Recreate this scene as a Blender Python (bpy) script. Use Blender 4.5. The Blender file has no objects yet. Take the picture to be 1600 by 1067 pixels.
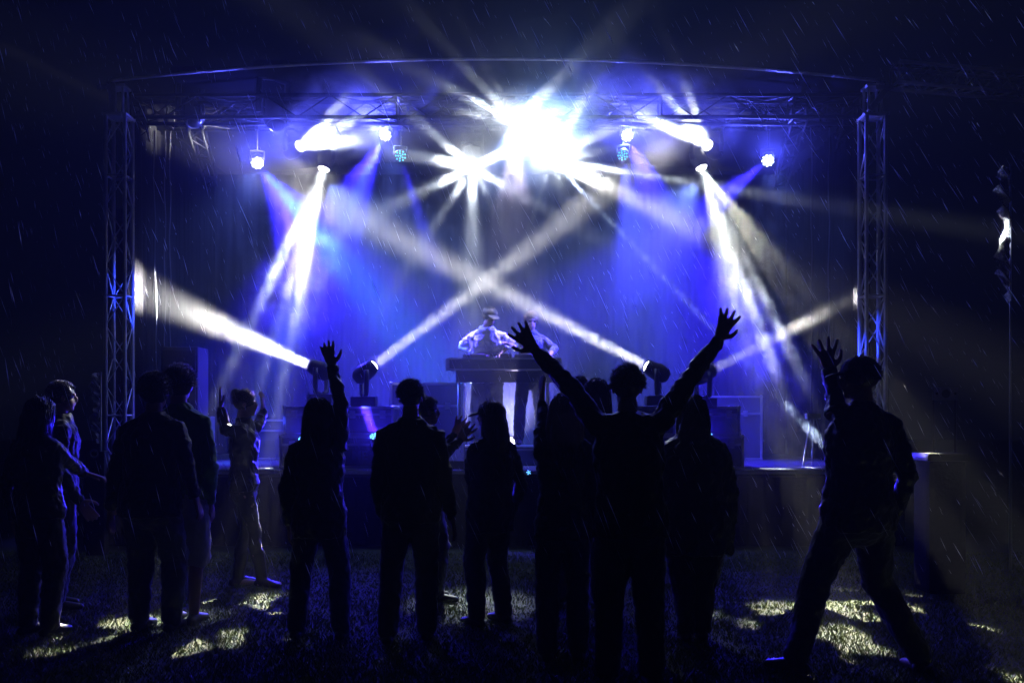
import bpy, bmesh, math, random
import numpy as np
from mathutils import Vector, Matrix, Quaternion
sc = bpy.context.scene
C = sc.collection
R = math.radians
V = Vector
random.seed(7)

def P(px, py, D):
    """point at depth D metres behind the pixel (px, py) of the 1600 px wide photograph"""
    return V(((px - 800) / 1500 * D, D, 1.5 + (655 - py) / 1500 * D))

# ------------------------------------------------------------------ camera, world, exposure
cam = bpy.data.cameras.new('camera')
co = bpy.data.objects.new('camera', cam); C.objects.link(co); sc.camera = co
co.location = (0, 0, 1.5); co.rotation_euler = (R(90), 0, 0)
cam.lens = 33.75; cam.sensor_width = 36; cam.shift_y = 0.0759; cam.clip_end = 600
w = bpy.data.worlds.new('World'); sc.world = w; w.use_nodes = True
w.node_tree.nodes['Background'].inputs[0].default_value = (0.0006, 0.0009, 0.002, 1)
w.node_tree.nodes['Background'].inputs[1].default_value = 1.0
sc.view_settings.view_transform = 'Standard'; sc.view_settings.look = 'None'
sc.view_settings.exposure = 0; sc.view_settings.gamma = 1
cy = sc.cycles
cy.use_denoising = True; cy.use_light_tree = False
cy.max_bounces = 4; cy.diffuse_bounces = 1; cy.glossy_bounces = 2; cy.volume_bounces = 0
cy.transparent_max_bounces = 16; cy.sample_clamp_indirect = 2.0
cy.volume_step_rate = 2.0; cy.volume_max_steps = 256

# ------------------------------------------------------------------ lamps of the place
# beams hang on fixtures built further down; wide fills are added to some
WARM = (1.0, .95, .84); COLD = (.88, .95, 1.0); BLUE = (.034, .02, 1.0); CYAN = (.02, .45, 1.0); WASH = (.10, .17, 1.0)
KP = 1.0
def beam(root, a, b, deg, p, col, blend=.35, rad=.03):
    if deg <= 14:      # tight beams leave the whole lens: a disc lamp with a small spread
        l = bpy.data.lights.new('tight_beam', 'AREA'); l.shape = 'DISK'
        l.size = 2 * (.062 if rad == .03 else rad); l.spread = R(deg * 1.2); l.color = col
        l.energy = p / (4 * math.pi) * math.pi * R(deg * .6) ** 2 * KP
    else:
        l = bpy.data.lights.new('spot_beam', 'SPOT')
        l.energy = p; l.color = col; l.spot_size = R(deg); l.spot_blend = blend; l.shadow_soft_size = rad
    o = bpy.data.objects.new('spot_beam', l); C.objects.link(o)
    d = (b - a).normalized()
    o.rotation_euler = d.to_track_quat('-Z', 'Y').to_euler()
    o.location = a + d * .06
    if root is not None:
        o.parent = root; o.location = o.location - root.location
    return o

# ------------------------------------------------------------------ materials
def mat(name, col, rough=.6, metal=0, var=0, scale=8, bump=0, bscale=60, spec=.5, sheen=0):
    m = bpy.data.materials.new(name); m.use_nodes = True
    nt = m.node_tree; b = nt.nodes['Principled BSDF']
    b.inputs['Roughness'].default_value = rough; b.inputs['Metallic'].default_value = metal
    b.inputs['Specular IOR Level'].default_value = spec
    b.inputs['Base Color'].default_value = (*col, 1)
    if sheen: b.inputs['Sheen Weight'].default_value = sheen
    if var or bump:
        tc = nt.nodes.new('ShaderNodeTexCoord')
    if var:
        n = nt.nodes.new('ShaderNodeTexNoise'); n.inputs['Scale'].default_value = scale; n.inputs['Detail'].default_value = 4
        nt.links.new(tc.outputs['Object'], n.inputs['Vector'])
        mx = nt.nodes.new('ShaderNodeMix'); mx.data_type = 'RGBA'
        mx.inputs[6].default_value = tuple(max(0, c * (1 - var)) for c in col) + (1,)
        mx.inputs[7].default_value = tuple(min(1, c * (1 + var)) for c in col) + (1,)
        nt.links.new(n.outputs['Fac'], mx.inputs[0]); nt.links.new(mx.outputs[2], b.inputs['Base Color'])
    if bump:
        n2 = nt.nodes.new('ShaderNodeTexNoise'); n2.inputs['Scale'].default_value = bscale; n2.inputs['Detail'].default_value = 3
        nt.links.new(tc.outputs['Object'], n2.inputs['Vector'])
        bp = nt.nodes.new('ShaderNodeBump'); bp.inputs['Strength'].default_value = bump; bp.inputs['Distance'].default_value = .02
        nt.links.new(n2.outputs['Fac'], bp.inputs['Height']); nt.links.new(bp.outputs[0], b.inputs['Normal'])
    return m
def emis(name, col, s):
    m = bpy.data.materials.new(name); m.use_nodes = True; nt = m.node_tree; nt.nodes.clear()
    o = nt.nodes.new('ShaderNodeOutputMaterial'); e = nt.nodes.new('ShaderNodeEmission')
    e.inputs[0].default_value = (*col, 1); e.inputs[1].default_value = s
    nt.links.new(e.outputs[0], o.inputs[0]); m.cycles.emission_sampling = 'NONE'
    return m
def volume(name, dens, col, g):
    m = bpy.data.materials.new(name); m.use_nodes = True; nt = m.node_tree; nt.nodes.clear()
    o = nt.nodes.new('ShaderNodeOutputMaterial'); v = nt.nodes.new('ShaderNodeVolumePrincipled')
    v.inputs['Density'].default_value = dens; v.inputs['Color'].default_value = (*col, 1)
    v.inputs['Anisotropy'].default_value = g
    nt.links.new(v.outputs[0], o.inputs['Volume']); m.cycles.volume_sampling = 'EQUIANGULAR'
    return m, nt, v
M = {
 'alu': mat('truss aluminium', (.6, .6, .62), .42, .35, .15, 20),
 'shadedalu': mat('shaded roof truss aluminium', (.01, .01, .012), .6, 0, .2, 20, spec=.08),  # roof truss aluminium with its shade put into the colour
 'black': mat('black powder coat', (.02, .02, .022), .45, 0, .3, 12, .15, 90),
 'plastic': mat('black plastic', (.015, .015, .017), .35),
 'cloth': mat('black stage cloth', (.003, .003, .004), .9, 0, .4, 3, .3, 40, spec=.05),
 'deck': mat('black stage deck', (.012, .012, .014), .5, 0, .5, 4, .2, 30),
 'canopy': mat('dark canopy fabric', (.003, .003, .004), .95, 0, .3, 2, .2, 6, spec=0),
 'case': mat('dark laminated case board', (.03, .032, .045), .4, 0, .3, 6, .1, 80),
 'trim': mat('case edge aluminium', (.42, .42, .45), .35, .8, .2, 15),
 'paint': mat('grey stencil paint', (.22, .23, .3), .7, 0, .3, 30),
 'pale': mat('pale tarpaulin', (.5, .5, .52), .6, 0, .2, 4, .3, 8),
 'greysheet': mat('grey tarpaulin', (.09, .09, .11), .7, 0, .2, 4, .3, 8),
 'wrap': mat('crumpled silvery foil cloth', (.62, .62, .58), .22, .75, .3, 10, .8, 25),
 'cable': mat('cable rubber', (.05, .05, .055), .5),
 'skin': mat('skin', (.42, .25, .19), .5, 0, .1, 20),
 'hair_dark': mat('dark hair', (.02, .014, .01), .35, 0, .3, 40, spec=.6),
 'hair_brown': mat('brown hair', (.09, .055, .035), .35, 0, .3, 40, spec=.6),
 'hair_blond': mat('fair hair', (.28, .2, .12), .35, 0, .3, 40, spec=.6),
 'shoe': mat('dark shoe leather', (.015, .014, .013), .4),
 'speaker': mat('speaker grille', (.02, .02, .02), .7, 0, 0, 1, .6, 300),
 'lensglass': mat('fixture glass', (.5, .5, .5), .15, .6),
 'eye': mat('eye', (.03, .02, .02), .2), 'lip': mat('lips', (.35, .14, .12), .5),
 'L_white': emis('white beam lens', (1, .98, .93), 14), 'L_dim': emis('dim white lens', (.9, .95, 1), 3),
 'L_led': emis('white blue led', (.75, .85, 1), 9), 'L_cyan': emis('cyan led', (.10, .62, 1), 1.6),
 'L_blue': emis('blue led', (.12, .45, 1), 3), 'L_warm': emis('white led', (1, .93, .85), 8),
}
def shirt(name, col, rough=.62, var=.25):
    return mat(name, col, rough, 0, var, 9, .35, 25, spec=.5, sheen=.2)

# ------------------------------------------------------------------ mesh helpers
def put(name, me, m, parent=None, loc=None, smooth=False):
    me.name = name
    o = bpy.data.objects.new(name, me); C.objects.link(o)
    if m is not None and not me.materials: me.materials.append(m)
    if parent is not None: o.parent = parent
    if loc is not None: o.location = loc
    if smooth:
        me.polygons.foreach_set('use_smooth', [True] * len(me.polygons))
    return o
def thing(name, label, cat, loc=(0, 0, 0), group=None):
    o = bpy.data.objects.new(name, None); C.objects.link(o); o.location = loc; o.empty_display_size = .1
    o['label'] = label; o['category'] = cat
    if group: o['group'] = group
    return o
def tag(o, label, cat, group=None):
    o['label'] = label; o['category'] = cat
    if group: o['group'] = group
    return o
class MB:
    """collects boxes, tubes and ellipsoids as plain lists"""
    def __init__(s, org=None): s.v = []; s.f = []; s.o = V(org) if org is not None else V((0, 0, 0))
    def add(s, vs, fs):
        k = len(s.v); s.v += [tuple(V(p) - s.o) for p in vs]; s.f += [tuple(i + k for i in f) for f in fs]; return s
    def box(s, c, size, rot=None, bev=0):
        x, y, z = (d / 2 for d in size); c = V(c)
        if bev:
            bm = bmesh.new(); bmesh.ops.create_cube(bm, size=1)
            bmesh.ops.scale(bm, vec=size, verts=bm.verts)
            bmesh.ops.bevel(bm, geom=bm.edges[:], offset=bev, segments=2, affect='EDGES', profile=.7)
            bm.verts.ensure_lookup_table()
            vs = [v.co.copy() for v in bm.verts]; fs = [[v.index for v in f.verts] for f in bm.faces]; bm.free()
        else:
            vs = [V((a * x, b * y, d * z)) for a in (-1, 1) for b in (-1, 1) for d in (-1, 1)]
            fs = [(0, 1, 3, 2), (4, 6, 7, 5), (0, 4, 5, 1), (2, 3, 7, 6), (0, 2, 6, 4), (1, 5, 7, 3)]
        if rot is not None: vs = [rot @ v for v in vs]
        return s.add([v + c for v in vs], fs)
    def tube(s, pts, rad, n=8, hint=None, cap=True):
        """closed loft through pts; rad: number, or list of numbers / (along hint, across) pairs"""
        pts = [V(p) for p in pts]; m = len(pts)
        if not isinstance(rad, (list, tuple)): rad = [rad] * m
        vs = []; fs = []; X = V(hint) if hint is not None else None
        for i in range(m):
            t = (pts[min(i + 1, m - 1)] - pts[max(i - 1, 0)]).normalized()
            if X is None: X = t.orthogonal()
            x = X - t * X.dot(t)
            if x.length < 1e-4: x = t.orthogonal()
            x.normalize(); y = t.cross(x)
            if hint is None: X = x
            r = rad[i]; a, b = r if isinstance(r, (tuple, list)) else (r, r)
            for k in range(n):
                q = 2 * math.pi * k / n
                vs.append(pts[i] + x * (a * math.cos(q)) + y * (b * math.sin(q)))
        for i in range(m - 1):
            for k in range(n):
                k2 = (k + 1) % n
                fs.append((i * n + k, i * n + k2, (i + 1) * n + k2, (i + 1) * n + k))
        if cap:
            fs.append(tuple(range(n))[::-1]); fs.append(tuple(range((m - 1) * n, m * n)))
        return s.add(vs, fs)
    def limb(s, pts, rad, n=12, hint=None):
        """tube with rounded ends"""
        pts = [V(p) for p in pts]; rad = [r if isinstance(r, (tuple, list)) else (r, r) for r in rad]
        def ends(p, q, r):
            d = (p - q).normalized(); mr = min(r)
            return [(p + d * mr * math.sin(a), (r[0] * math.cos(a), r[1] * math.cos(a))) for a in (R(30), R(58), R(82))]
        e0 = ends(pts[0], pts[1], rad[0])[::-1]; e1 = ends(pts[-1], pts[-2], rad[-1])
        allp = [e[0] for e in e0] + pts + [e[0] for e in e1]; allr = [e[1] for e in e0] + rad + [e[1] for e in e1]
        return s.tube(allp, allr, n, hint)
    def ell(s, c, r, fr=None, nu=16, nv=10):
        """ellipsoid; fr: 3 axis vectors"""
        c = V(c); ax = fr or (V((1, 0, 0)), V((0, 1, 0)), V((0, 0, 1)))
        if not isinstance(r, (tuple, list)): r = (r, r, r)
        vs = []; fs = []
        def pt(x, y, z): return c + ax[0] * (x * r[0]) + ax[1] * (y * r[1]) + ax[2] * (z * r[2])
        vs.append(pt(0, 0, -1))
        for j in range(1, nv):
            t = -math.pi / 2 + math.pi * j / nv
            for k in range(nu):
                q = 2 * math.pi * k / nu; vs.append(pt(math.cos(t) * math.cos(q), math.cos(t) * math.sin(q), math.sin(t)))
        vs.append(pt(0, 0, 1)); L = len(vs) - 1
        for k in range(nu): fs.append((0, 1 + (k + 1) % nu, 1 + k))
        for j in range(nv - 2):
            for k in range(nu):
                a = 1 + j * nu; k2 = (k + 1) % nu
                fs.append((a + k, a + k2, a + nu + k2, a + nu + k))
        a = 1 + (nv - 2) * nu
        for k in range(nu): fs.append((a + k, a + (k + 1) % nu, L))
        return s.add(vs, fs)
    def mesh(s, name='mesh'):
        me = bpy.data.meshes.new(name); me.from_pydata(s.v, [], s.f); me.update(); return me
    def build(s, name, m, parent=None, loc=None, smooth=False):
        return put(name, s.mesh(name), m, parent, loc, smooth)
TEX = {}
def clouds(sz):
    if sz not in TEX:
        t = bpy.data.textures.new('folds', 'CLOUDS'); t.noise_scale = sz; t.noise_depth = 2; TEX[sz] = t
    return TEX[sz]
def remeshed(mb, name, m, parent, vox=.012, smooth=4, disp=0, dsz=.12, dec=None):
    """one continuous surface out of the overlapping shapes in mb"""
    me = mb.mesh(name); o = bpy.data.objects.new('tmp', me); C.objects.link(o)
    r = o.modifiers.new('r', 'REMESH'); r.mode = 'VOXEL'; r.voxel_size = vox
    if smooth:
        k = o.modifiers.new('s', 'SMOOTH'); k.factor = .5; k.iterations = smooth
    if disp:
        d = o.modifiers.new('d', 'DISPLACE'); d.texture = clouds(dsz); d.strength = disp; d.mid_level = .5
        d.texture_coords = 'LOCAL'
    dg = bpy.context.evaluated_depsgraph_get()
    out = bpy.data.meshes.new_from_object(o.evaluated_get(dg))
    bpy.data.objects.remove(o); bpy.data.meshes.remove(me)
    out.materials.clear()
    return put(name, out, m, parent, smooth=True)

# ------------------------------------------------------------------ the setting: ground, grass
me = bpy.data.meshes.new('ground')
N = 60; xs = np.linspace(-45, 45, N); ys = np.linspace(-12, 70, N)
gv = [(x, y, 0) for y in ys for x in xs]
gf = [(j * N + i, j * N + i + 1, (j + 1) * N + i + 1, (j + 1) * N + i) for j in range(N - 1) for i in range(N - 1)]
me.from_pydata(gv, [], gf)
g = put('ground', me, mat('trodden turf soil', (.035, .045, .018), .95, 0, .5, 3, .6, 14)); g['kind'] = 'structure'
# grass blades where the picture can see the ground
rng = np.random.default_rng(3)
NB = 130000
yy = 4.6 + 6.2 * rng.random(NB) ** 1.3; xx = (rng.random(NB) * 2 - 1) * (yy * .56 + .3)
clump = np.sin(xx * 7.1 + 2 * np.sin(yy * 5)) * np.sin(yy * 6.3 + 2 * np.sin(xx * 4)) * .5 + .5
hh = (.018 + .03 * rng.random(NB)) * (.5 + .8 * clump); an = rng.random(NB) * 6.283; wd = .0025 + .003 * rng.random(NB)
lean = hh * (.3 + .8 * rng.random(NB)); la = rng.random(NB) * 6.283
vv = np.zeros((NB, 3, 3))
vv[:, 0] = np.stack([xx - wd * np.cos(an), yy - wd * np.sin(an), np.zeros(NB)], 1)
vv[:, 1] = np.stack([xx + wd * np.cos(an), yy + wd * np.sin(an), np.zeros(NB)], 1)
vv[:, 2] = np.stack([xx + lean * np.cos(la), yy + lean * np.sin(la), hh], 1)
me = bpy.data.meshes.new('grass')
me.vertices.add(NB * 3); me.vertices.foreach_set('co', vv.reshape(-1))
me.loops.add(NB * 3); me.loops.foreach_set('vertex_index', np.arange(NB * 3, dtype=np.int32))
me.polygons.add(NB); me.polygons.foreach_set('loop_start', np.arange(0, NB * 3, 3, dtype=np.int32))
me.update(); me.validate()
gm = mat('grass blade', (.12, .155, .006), .6, 0, .5, 5)
g = put('grass', me, gm); g['kind'] = 'stuff'; tag(g, 'short trodden green grass in front of the stage', 'grass')

# ------------------------------------------------------------------ trusses
def box_truss(mbs, A, B, up, w=.24, n=None, rc=.025, rb=.009, diag=True):
    """four chords and a lattice; mbs = (list to receive chord MBs, bracing MB)"""
    A = V(A); B = V(B); d = (B - A); L = d.length; d.normalize()
    s = d.cross(V(up)).normalized(); u = s.cross(d).normalized()
    cs = [s * (a * w / 2) + u * (b * w / 2) for a, b in ((-1, -1), (1, -1), (1, 1), (-1, 1))]
    chords, br = mbs
    for c in cs: chords.append([A + c, B + c])
    n = n or max(1, round(L / .5))
    for i in range(n + 1):
        if i in (0, n) or i % 4 == 0:
            p = A + d * (L * i / n)
            for k in range(4): br.tube([p + cs[k], p + cs[(k + 1) % 4]], rb * 1.4, 6)
    for i in range(n):
        p = A + d * (L * i / n); q = A + d * (L * (i + 1) / n)
        for k in range(4):
            a, b = cs[k], cs[(k + 1) % 4]
            if (i + k) % 2: a, b = b, a
            m_ = (p + q) / 2
            br.tube([p + a, q + b], rb, 6)
    return mbs
def truss_thing(name, label, cat, A, B, up=(0, 0, 1), w=.24, group=None, n=None, extra=None, rc=.025, m='alu'):
    t = thing(name, label, cat, A, group)
    ch = []; br = MB(t.location)
    box_truss((ch, br), A, B, up, w, n)
    for a, b in ch: MB(t.location).tube([a, b], rc, 10).build('chord', M[m], t, smooth=True)
    br.build('bracing', M[m], t)
    return t
TW = 12.0
for px, lab in ((180, 'aluminium truss tower at the left edge of the stage, pale cloth behind it'), (1369, 'aluminium truss tower at the right edge of the stage, lit blue along its tubes')):
    x = (px - 800) / 1500 * TW
    t = truss_thing('truss_tower', lab, 'truss tower', V((x, TW + .12, .05)), V((x, TW + .12, 5.3)), up=(0, 1, 0), group='towers carrying the stage roof', n=14)
    # base plate, sleeve block, cross bars
    o = t.location
    MB(o).box((x, TW + .12, .03), (.6, .6, .04)).build('base_plate', M['alu'], t)
    mb = MB(o); s = .16
    for a in (-1, 1):
        for b in (-1, 1): mb.tube([(x + a * s * .5, TW + .12 + b * s * .5, 5.3), (x + a * s * .5, TW + .12 + b * s * .5, 5.68)], .018, 8)
    mb.box((x, TW + .12, 5.31), (.3, .3, .03)); mb.box((x, TW + .12, 5.68), (.22, .22, .03))
    mb.build('top_post', M['alu'], t)
    mb = MB(o)
    sg = 1 if px > 800 else -1
    mb.box((x + sg * .03, TW - .02, 5.5), (.07, .012, .38), Matrix.Rotation(R(38 if sg > 0 else 0), 3, 'Y'))
    mb.box((x + sg * .1, TW - .02, 5.64), (.22, .012, .05))
    mb.build('gusset_plate', M['trim'], t)
XL, XR = (180 - 800) / 1500 * TW, (1369 - 800) / 1500 * TW
XM = (XL + XR) / 2
def rz(x, y):  # roof surface height
    u = (x - XM) / ((XR - XL) / 2)
    return 5.70 + .27 * (1 - u * u) + .03 * (y - TW)
rt = thing('stage_roof', 'dark arched canopy of the stage with a thin curved front tube', 'stage roof', (XM, TW, 5.7))
mb = MB(rt.location); nx, ny = 40, 8
for side, off in ((0, 0), (1, .012)):
    vs = []; fs = []
    for j in range(ny + 1):
        for i in range(nx + 1):
            x = XL - .1 + (XR - XL + .2) * i / nx; y = TW - .05 + 5.2 * j / ny
            vs.append((x, y, rz(x, y) + off - .02 * math.sin(math.pi * j / ny) * abs(math.sin(i * math.pi / 8))))
    for j in range(ny):
        for i in range(nx):
            f = (j * (nx + 1) + i, (j + 1) * (nx + 1) + i, (j + 1) * (nx + 1) + i + 1, j * (nx + 1) + i + 1)
            fs.append(f if not side else f[::-1])
    mb.add(vs, fs)
mb.build('canopy', M['canopy'], rt, smooth=True)
mb = MB(rt.location); mb.tube([(XL + (XR - XL) * i / 40, TW - .1, rz(XL + (XR - XL) * i / 40, TW) - .01) for i in range(41)], .018, 8)
mb.build('front_tube', M['alu'], rt, smooth=True)
mb = MB(rt.location)
random.seed(4)
for i in range(46):
    a = XL + (XR - XL) * (i + .15) / 46; b = a + (XR - XL) / 46 * random.uniform(.4, .75)
    mb.tube([(a, TW - .125, rz(a, TW) - .012), (b, TW - .125, rz(b, TW) - .012)], .012, 6)
mb.build('lacing', M['pale'], rt)
tg = 'horizontal trusses under the stage roof'
t1 = truss_thing('roof_truss', 'front horizontal truss joining the two tower heads', 'truss', V((XL + .12, TW + .35, 5.48)), V((XR - .12, TW + .35, 5.48)), w=.28, group=tg, n=22, m='shadedalu')
t2 = truss_thing('roof_truss', 'middle horizontal truss carrying most of the lit stage lamps', 'truss', V((XL + .3, 13.1, 5.62)), V((XR - .3, 13.1, 5.62)), w=.26, group=tg, n=22, m='shadedalu')
t4 = truss_thing('wing_truss', 'dark truss running out to the right beyond the right tower', 'truss', P(1398, 118, 12.2), P(1660, 141, 12.2), w=.26, n=10)
for i, px in enumerate((214, 300, 1250, 1330)):
    a = P(px, 0, 12.3); a.z = 5.42; b = P(px + (30 if px < 800 else -30), 0, 15.8); b.z = 5.42
    nm = ['left outer', 'left inner', 'right inner', 'right outer'][i]
    truss_thing('purlin_truss', nm + ' roof truss running back from the front truss', 'truss', a, b, w=.18, group='small trusses running back under the roof', n=8, rc=.016, m='shadedalu')

# ------------------------------------------------------------------ stage, backdrop
st = thing('stage', 'black raised stage with a thin metal edge and black skirt', 'stage', (XM, 11.25, 0))
SF = 11.3
MB(st.location).box((XM, (SF + 17) / 2, .86), (9.7, 17 - SF, .08), bev=.006).build('deck', M['deck'], st)
MB(st.location).box((XM, SF - .02, .875), (9.7, .03, .035)).build('edge_rail', M['trim'], st)
mb = MB(st.location); vs = []; fs = []; n = 260
for i in range(n + 1):
    x = XM - 4.85 + 9.7 * i / n; dy = .025 * math.sin(i * .9) + .012 * math.sin(i * 2.3)
    vs += [(x, SF + .04 + dy * .2, .82), (x, SF + .02 + dy, .4), (x, SF + .02 + dy * 1.3, .01)]
for i in range(n):
    for k in range(2): fs.append((i * 3 + k, i * 3 + k + 1, i * 3 + 4 + k, i * 3 + 3 + k))
mb.add(vs, fs).build('skirt', M['cloth'], st, smooth=True)
def curtain(name, label, A, B, z0, z1, amp=.05, fold=.22, m='cloth'):
    A = V(A); B = V(B); L = (B - A).length; d = (B - A).normalized(); nrm = d.cross(V((0, 0, 1)))
    n = int(L / .04); vs = []; fs = []
    for i in range(n + 1):
        q = L * i / n; off = amp * math.sin(q / fold * 6.28) + amp * .4 * math.sin(q / fold * 2.7 + 1)
        for z, k in ((z1, .4), ((z0 + z1) / 2, .9), (z0, 1.1)):
            p = A + d * q + nrm * (off * k); p.z = z; vs.append(p)
    for i in range(n):
        for k in range(2): fs.append((i * 3 + k, i * 3 + k + 1, i * 3 + 4 + k, i * 3 + 3 + k))
    o = MB(A).add(vs, fs).build(name, M[m], None, A, smooth=True)
    tag(o, label, 'curtain'); return o
curtain('backdrop_curtain', 'black folded curtain closing the back of the stage', (XL - .2, 16.7, 0), (XR + .2, 16.7, 0), .9, 5.75)
curtain('side_curtain', 'black curtain along the left side of the stage', (XL + .0, 12.32, 0), (XL - .2, 16.6, 0), .9, 5.6)
curtain('side_curtain', 'black curtain along the right side of the stage', (XR + .0, 12.32, 0), (XR + .2, 16.6, 0), .9, 5.6)
curtain('side_sheet', 'pale cloth strip hanging behind the left truss tower', (XL - .42, 12.75, 0), (XL - .14, 12.75, 0), 1.4, 4.3, .02, .15, 'greysheet')

# ------------------------------------------------------------------ stage lamps
def frame_of(d):
    d = d.normalized(); x = d.cross(V((0, 0, 1)))
    if x.length < .05: x = V((1, 0, 0))
    x.normalize(); return x, d, x.cross(d).normalized()
def moving_head(px, py, D, tgt, label, group, hang, lens='L_white', size=1.0, zbar=None):
    """head at the pixel, yoke and base above (hung) or below (standing)"""
    c = P(px, py, D); d = (tgt - c).normalized() if tgt is not None else V((.2, -.5, -.85)).normalized()
    s = size; up = 1 if hang else -1
    back = c - d * .14 * s                                       # pivot of the head
    base = V((back.x, back.y, back.z + up * .3 * s))
    root = thing('moving_head_lamp', label, 'stage lamp', (base.x, base.y, base.z), group)
    o = root.location
    MB(o).box(base + V((0, 0, up * .05 * s)), (.3 * s, .24 * s, .12 * s), bev=.015).build('base_box', M['plastic'], root)
    mb = MB(o); xx_ = V((d.y, -d.x, 0));
    xx_ = xx_.normalized() if xx_.length > .05 else V((1, 0, 0))
    for k in (-1, 1):
        mb.tube([base, base + xx_ * (k * .13 * s) - V((0, 0, up * .04)), back + xx_ * (k * .14 * s) + V((0, 0, up * .05)), back + xx_ * (k * .13 * s) - V((0, 0, up * .03))], [.03 * s] * 4, 8)
    mb.build('yoke', M['plastic'], root, smooth=True)
    f = frame_of(d)
    MB(o).tube([back - d * .15 * s, back - d * .11 * s, back, c - d * .03, c], [.05 * s, .095 * s, .115 * s, .095 * s, .088 * s], 18).build('head', M['plastic'], root, smooth=True)
    MB(o).ell(c - d * .005, (.074 * s, .045 * s, .074 * s), f, 20, 10).build('lens', M[lens], root, smooth=True)
    mb = MB(o).tube([c + d * .0 + (f[0] * math.cos(q) + f[2] * math.sin(q)) * .084 * s for q in [k * math.pi / 12 for k in range(25)]], .01, 6)
    mb.build('rim', M['lensglass'], root, smooth=True)
    if hang:
        zb = zbar or 5.49
        mb = MB(o); top = V((base.x, base.y, max(zb, base.z + .13)))
        mb.tube([base + V((0, 0, .1)), top], .018, 8); mb.box(top, (.06, .09, .07)); mb.build('clamp', M['black'], root)
    return root, c
def led_lamp(px, py, D, d, label, group, hang, m='L_led', r=.088, n_out=9, zb=None, ledm2=None):
    c = P(px, py, D); d = V(d).normalized(); f = frame_of(d)
    root = thing('led_lamp', label, 'stage lamp', c, group); o = root.location
    MB(o).tube([c - d * .17, c - d * .14, c - d * .01, c + d * .004], [r * .6, r * .95, r * 1.05, r * 1.0], 18).build('housing', M['plastic'], root, smooth=True)
    first = None
    spots = [(0, 0)] + [(math.cos(q) * r * .42, math.sin(q) * r * .42) for q in [k * 2 * math.pi / 5 for k in range(5)]] + \
            [(math.cos(q) * r * .78, math.sin(q) * r * .78) for q in [k * 2 * math.pi / n_out for k in range(n_out)]]
    mbl = MB(); mbl.tube([-d * .004, d * .01], [r * .16, r * .14], 10); lm = mbl.mesh('led'); lm.materials.append(M[m])
    for a, b in spots:
        l = bpy.data.objects.new('led', lm); C.objects.link(l); l.parent = root; l.location = f[0] * a + f[2] * b + d * .006
    mb = MB(o); up = 1 if hang else -1
    for k in (-1, 1):
        mb.tube([c - d * .08 + f[0] * (k * r * 1.05), c - d * .08 + f[0] * (k * r * 1.1) + V((0, 0, up * r * 1.5)), c - d * .08 + V((0, 0, up * r * 1.6))], .009, 6)
    mb.build('bracket', M['black'], root)
    if hang:
        zb = zb or 5.49; a = c - d * .08 + V((0, 0, r * 1.6))
        mb = MB(o).tube([a, V((a.x, a.y, max(zb, a.z + .05)))], .014, 8); mb.box((a.x, a.y, max(zb, a.z + .05)), (.05, .08, .06)); mb.build('clamp', M['black'], root)
    return root, c

G1, G2, G3 = 'moving head lamps standing on cases along the stage', 'moving head lamps hanging under the roof', 'round led lamps hanging under the roof'
KW = 1.0
def go(px, py, D): return P(px, py, D)
# -- four standing heads on the cases
DF = 11.75
r, c = moving_head(487, 572, DF, go(205, 440, 12.6), 'moving head lamp on the far left case throwing its beam up to the left tower', G1, False)
beam(r, c, go(200, 446, 12.75), 11, 62000, WARM)
r, c = moving_head(583, 572, DF, go(890, 340, 12.7), 'moving head lamp left of the DJ desk throwing its beam up to the right', G1, False)
beam(r, c, go(890, 340, 12.7), 6, 42000, WARM)
r, c = moving_head(1012, 573, DF, go(540, 330, 12.7), 'moving head lamp right of the DJ desk throwing its beam up to the left', G1, False)
beam(r, c, go(540, 330, 12.7), 7, 46000, WARM)
r, c = moving_head(1112, 578, DF, go(1346, 460, 12.75), 'moving head lamp on the far right case with a thin beam behind a raised arm', G1, False)
beam(r, c, go(1346, 460, 12.75), 4.5, 36000, WARM)
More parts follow.
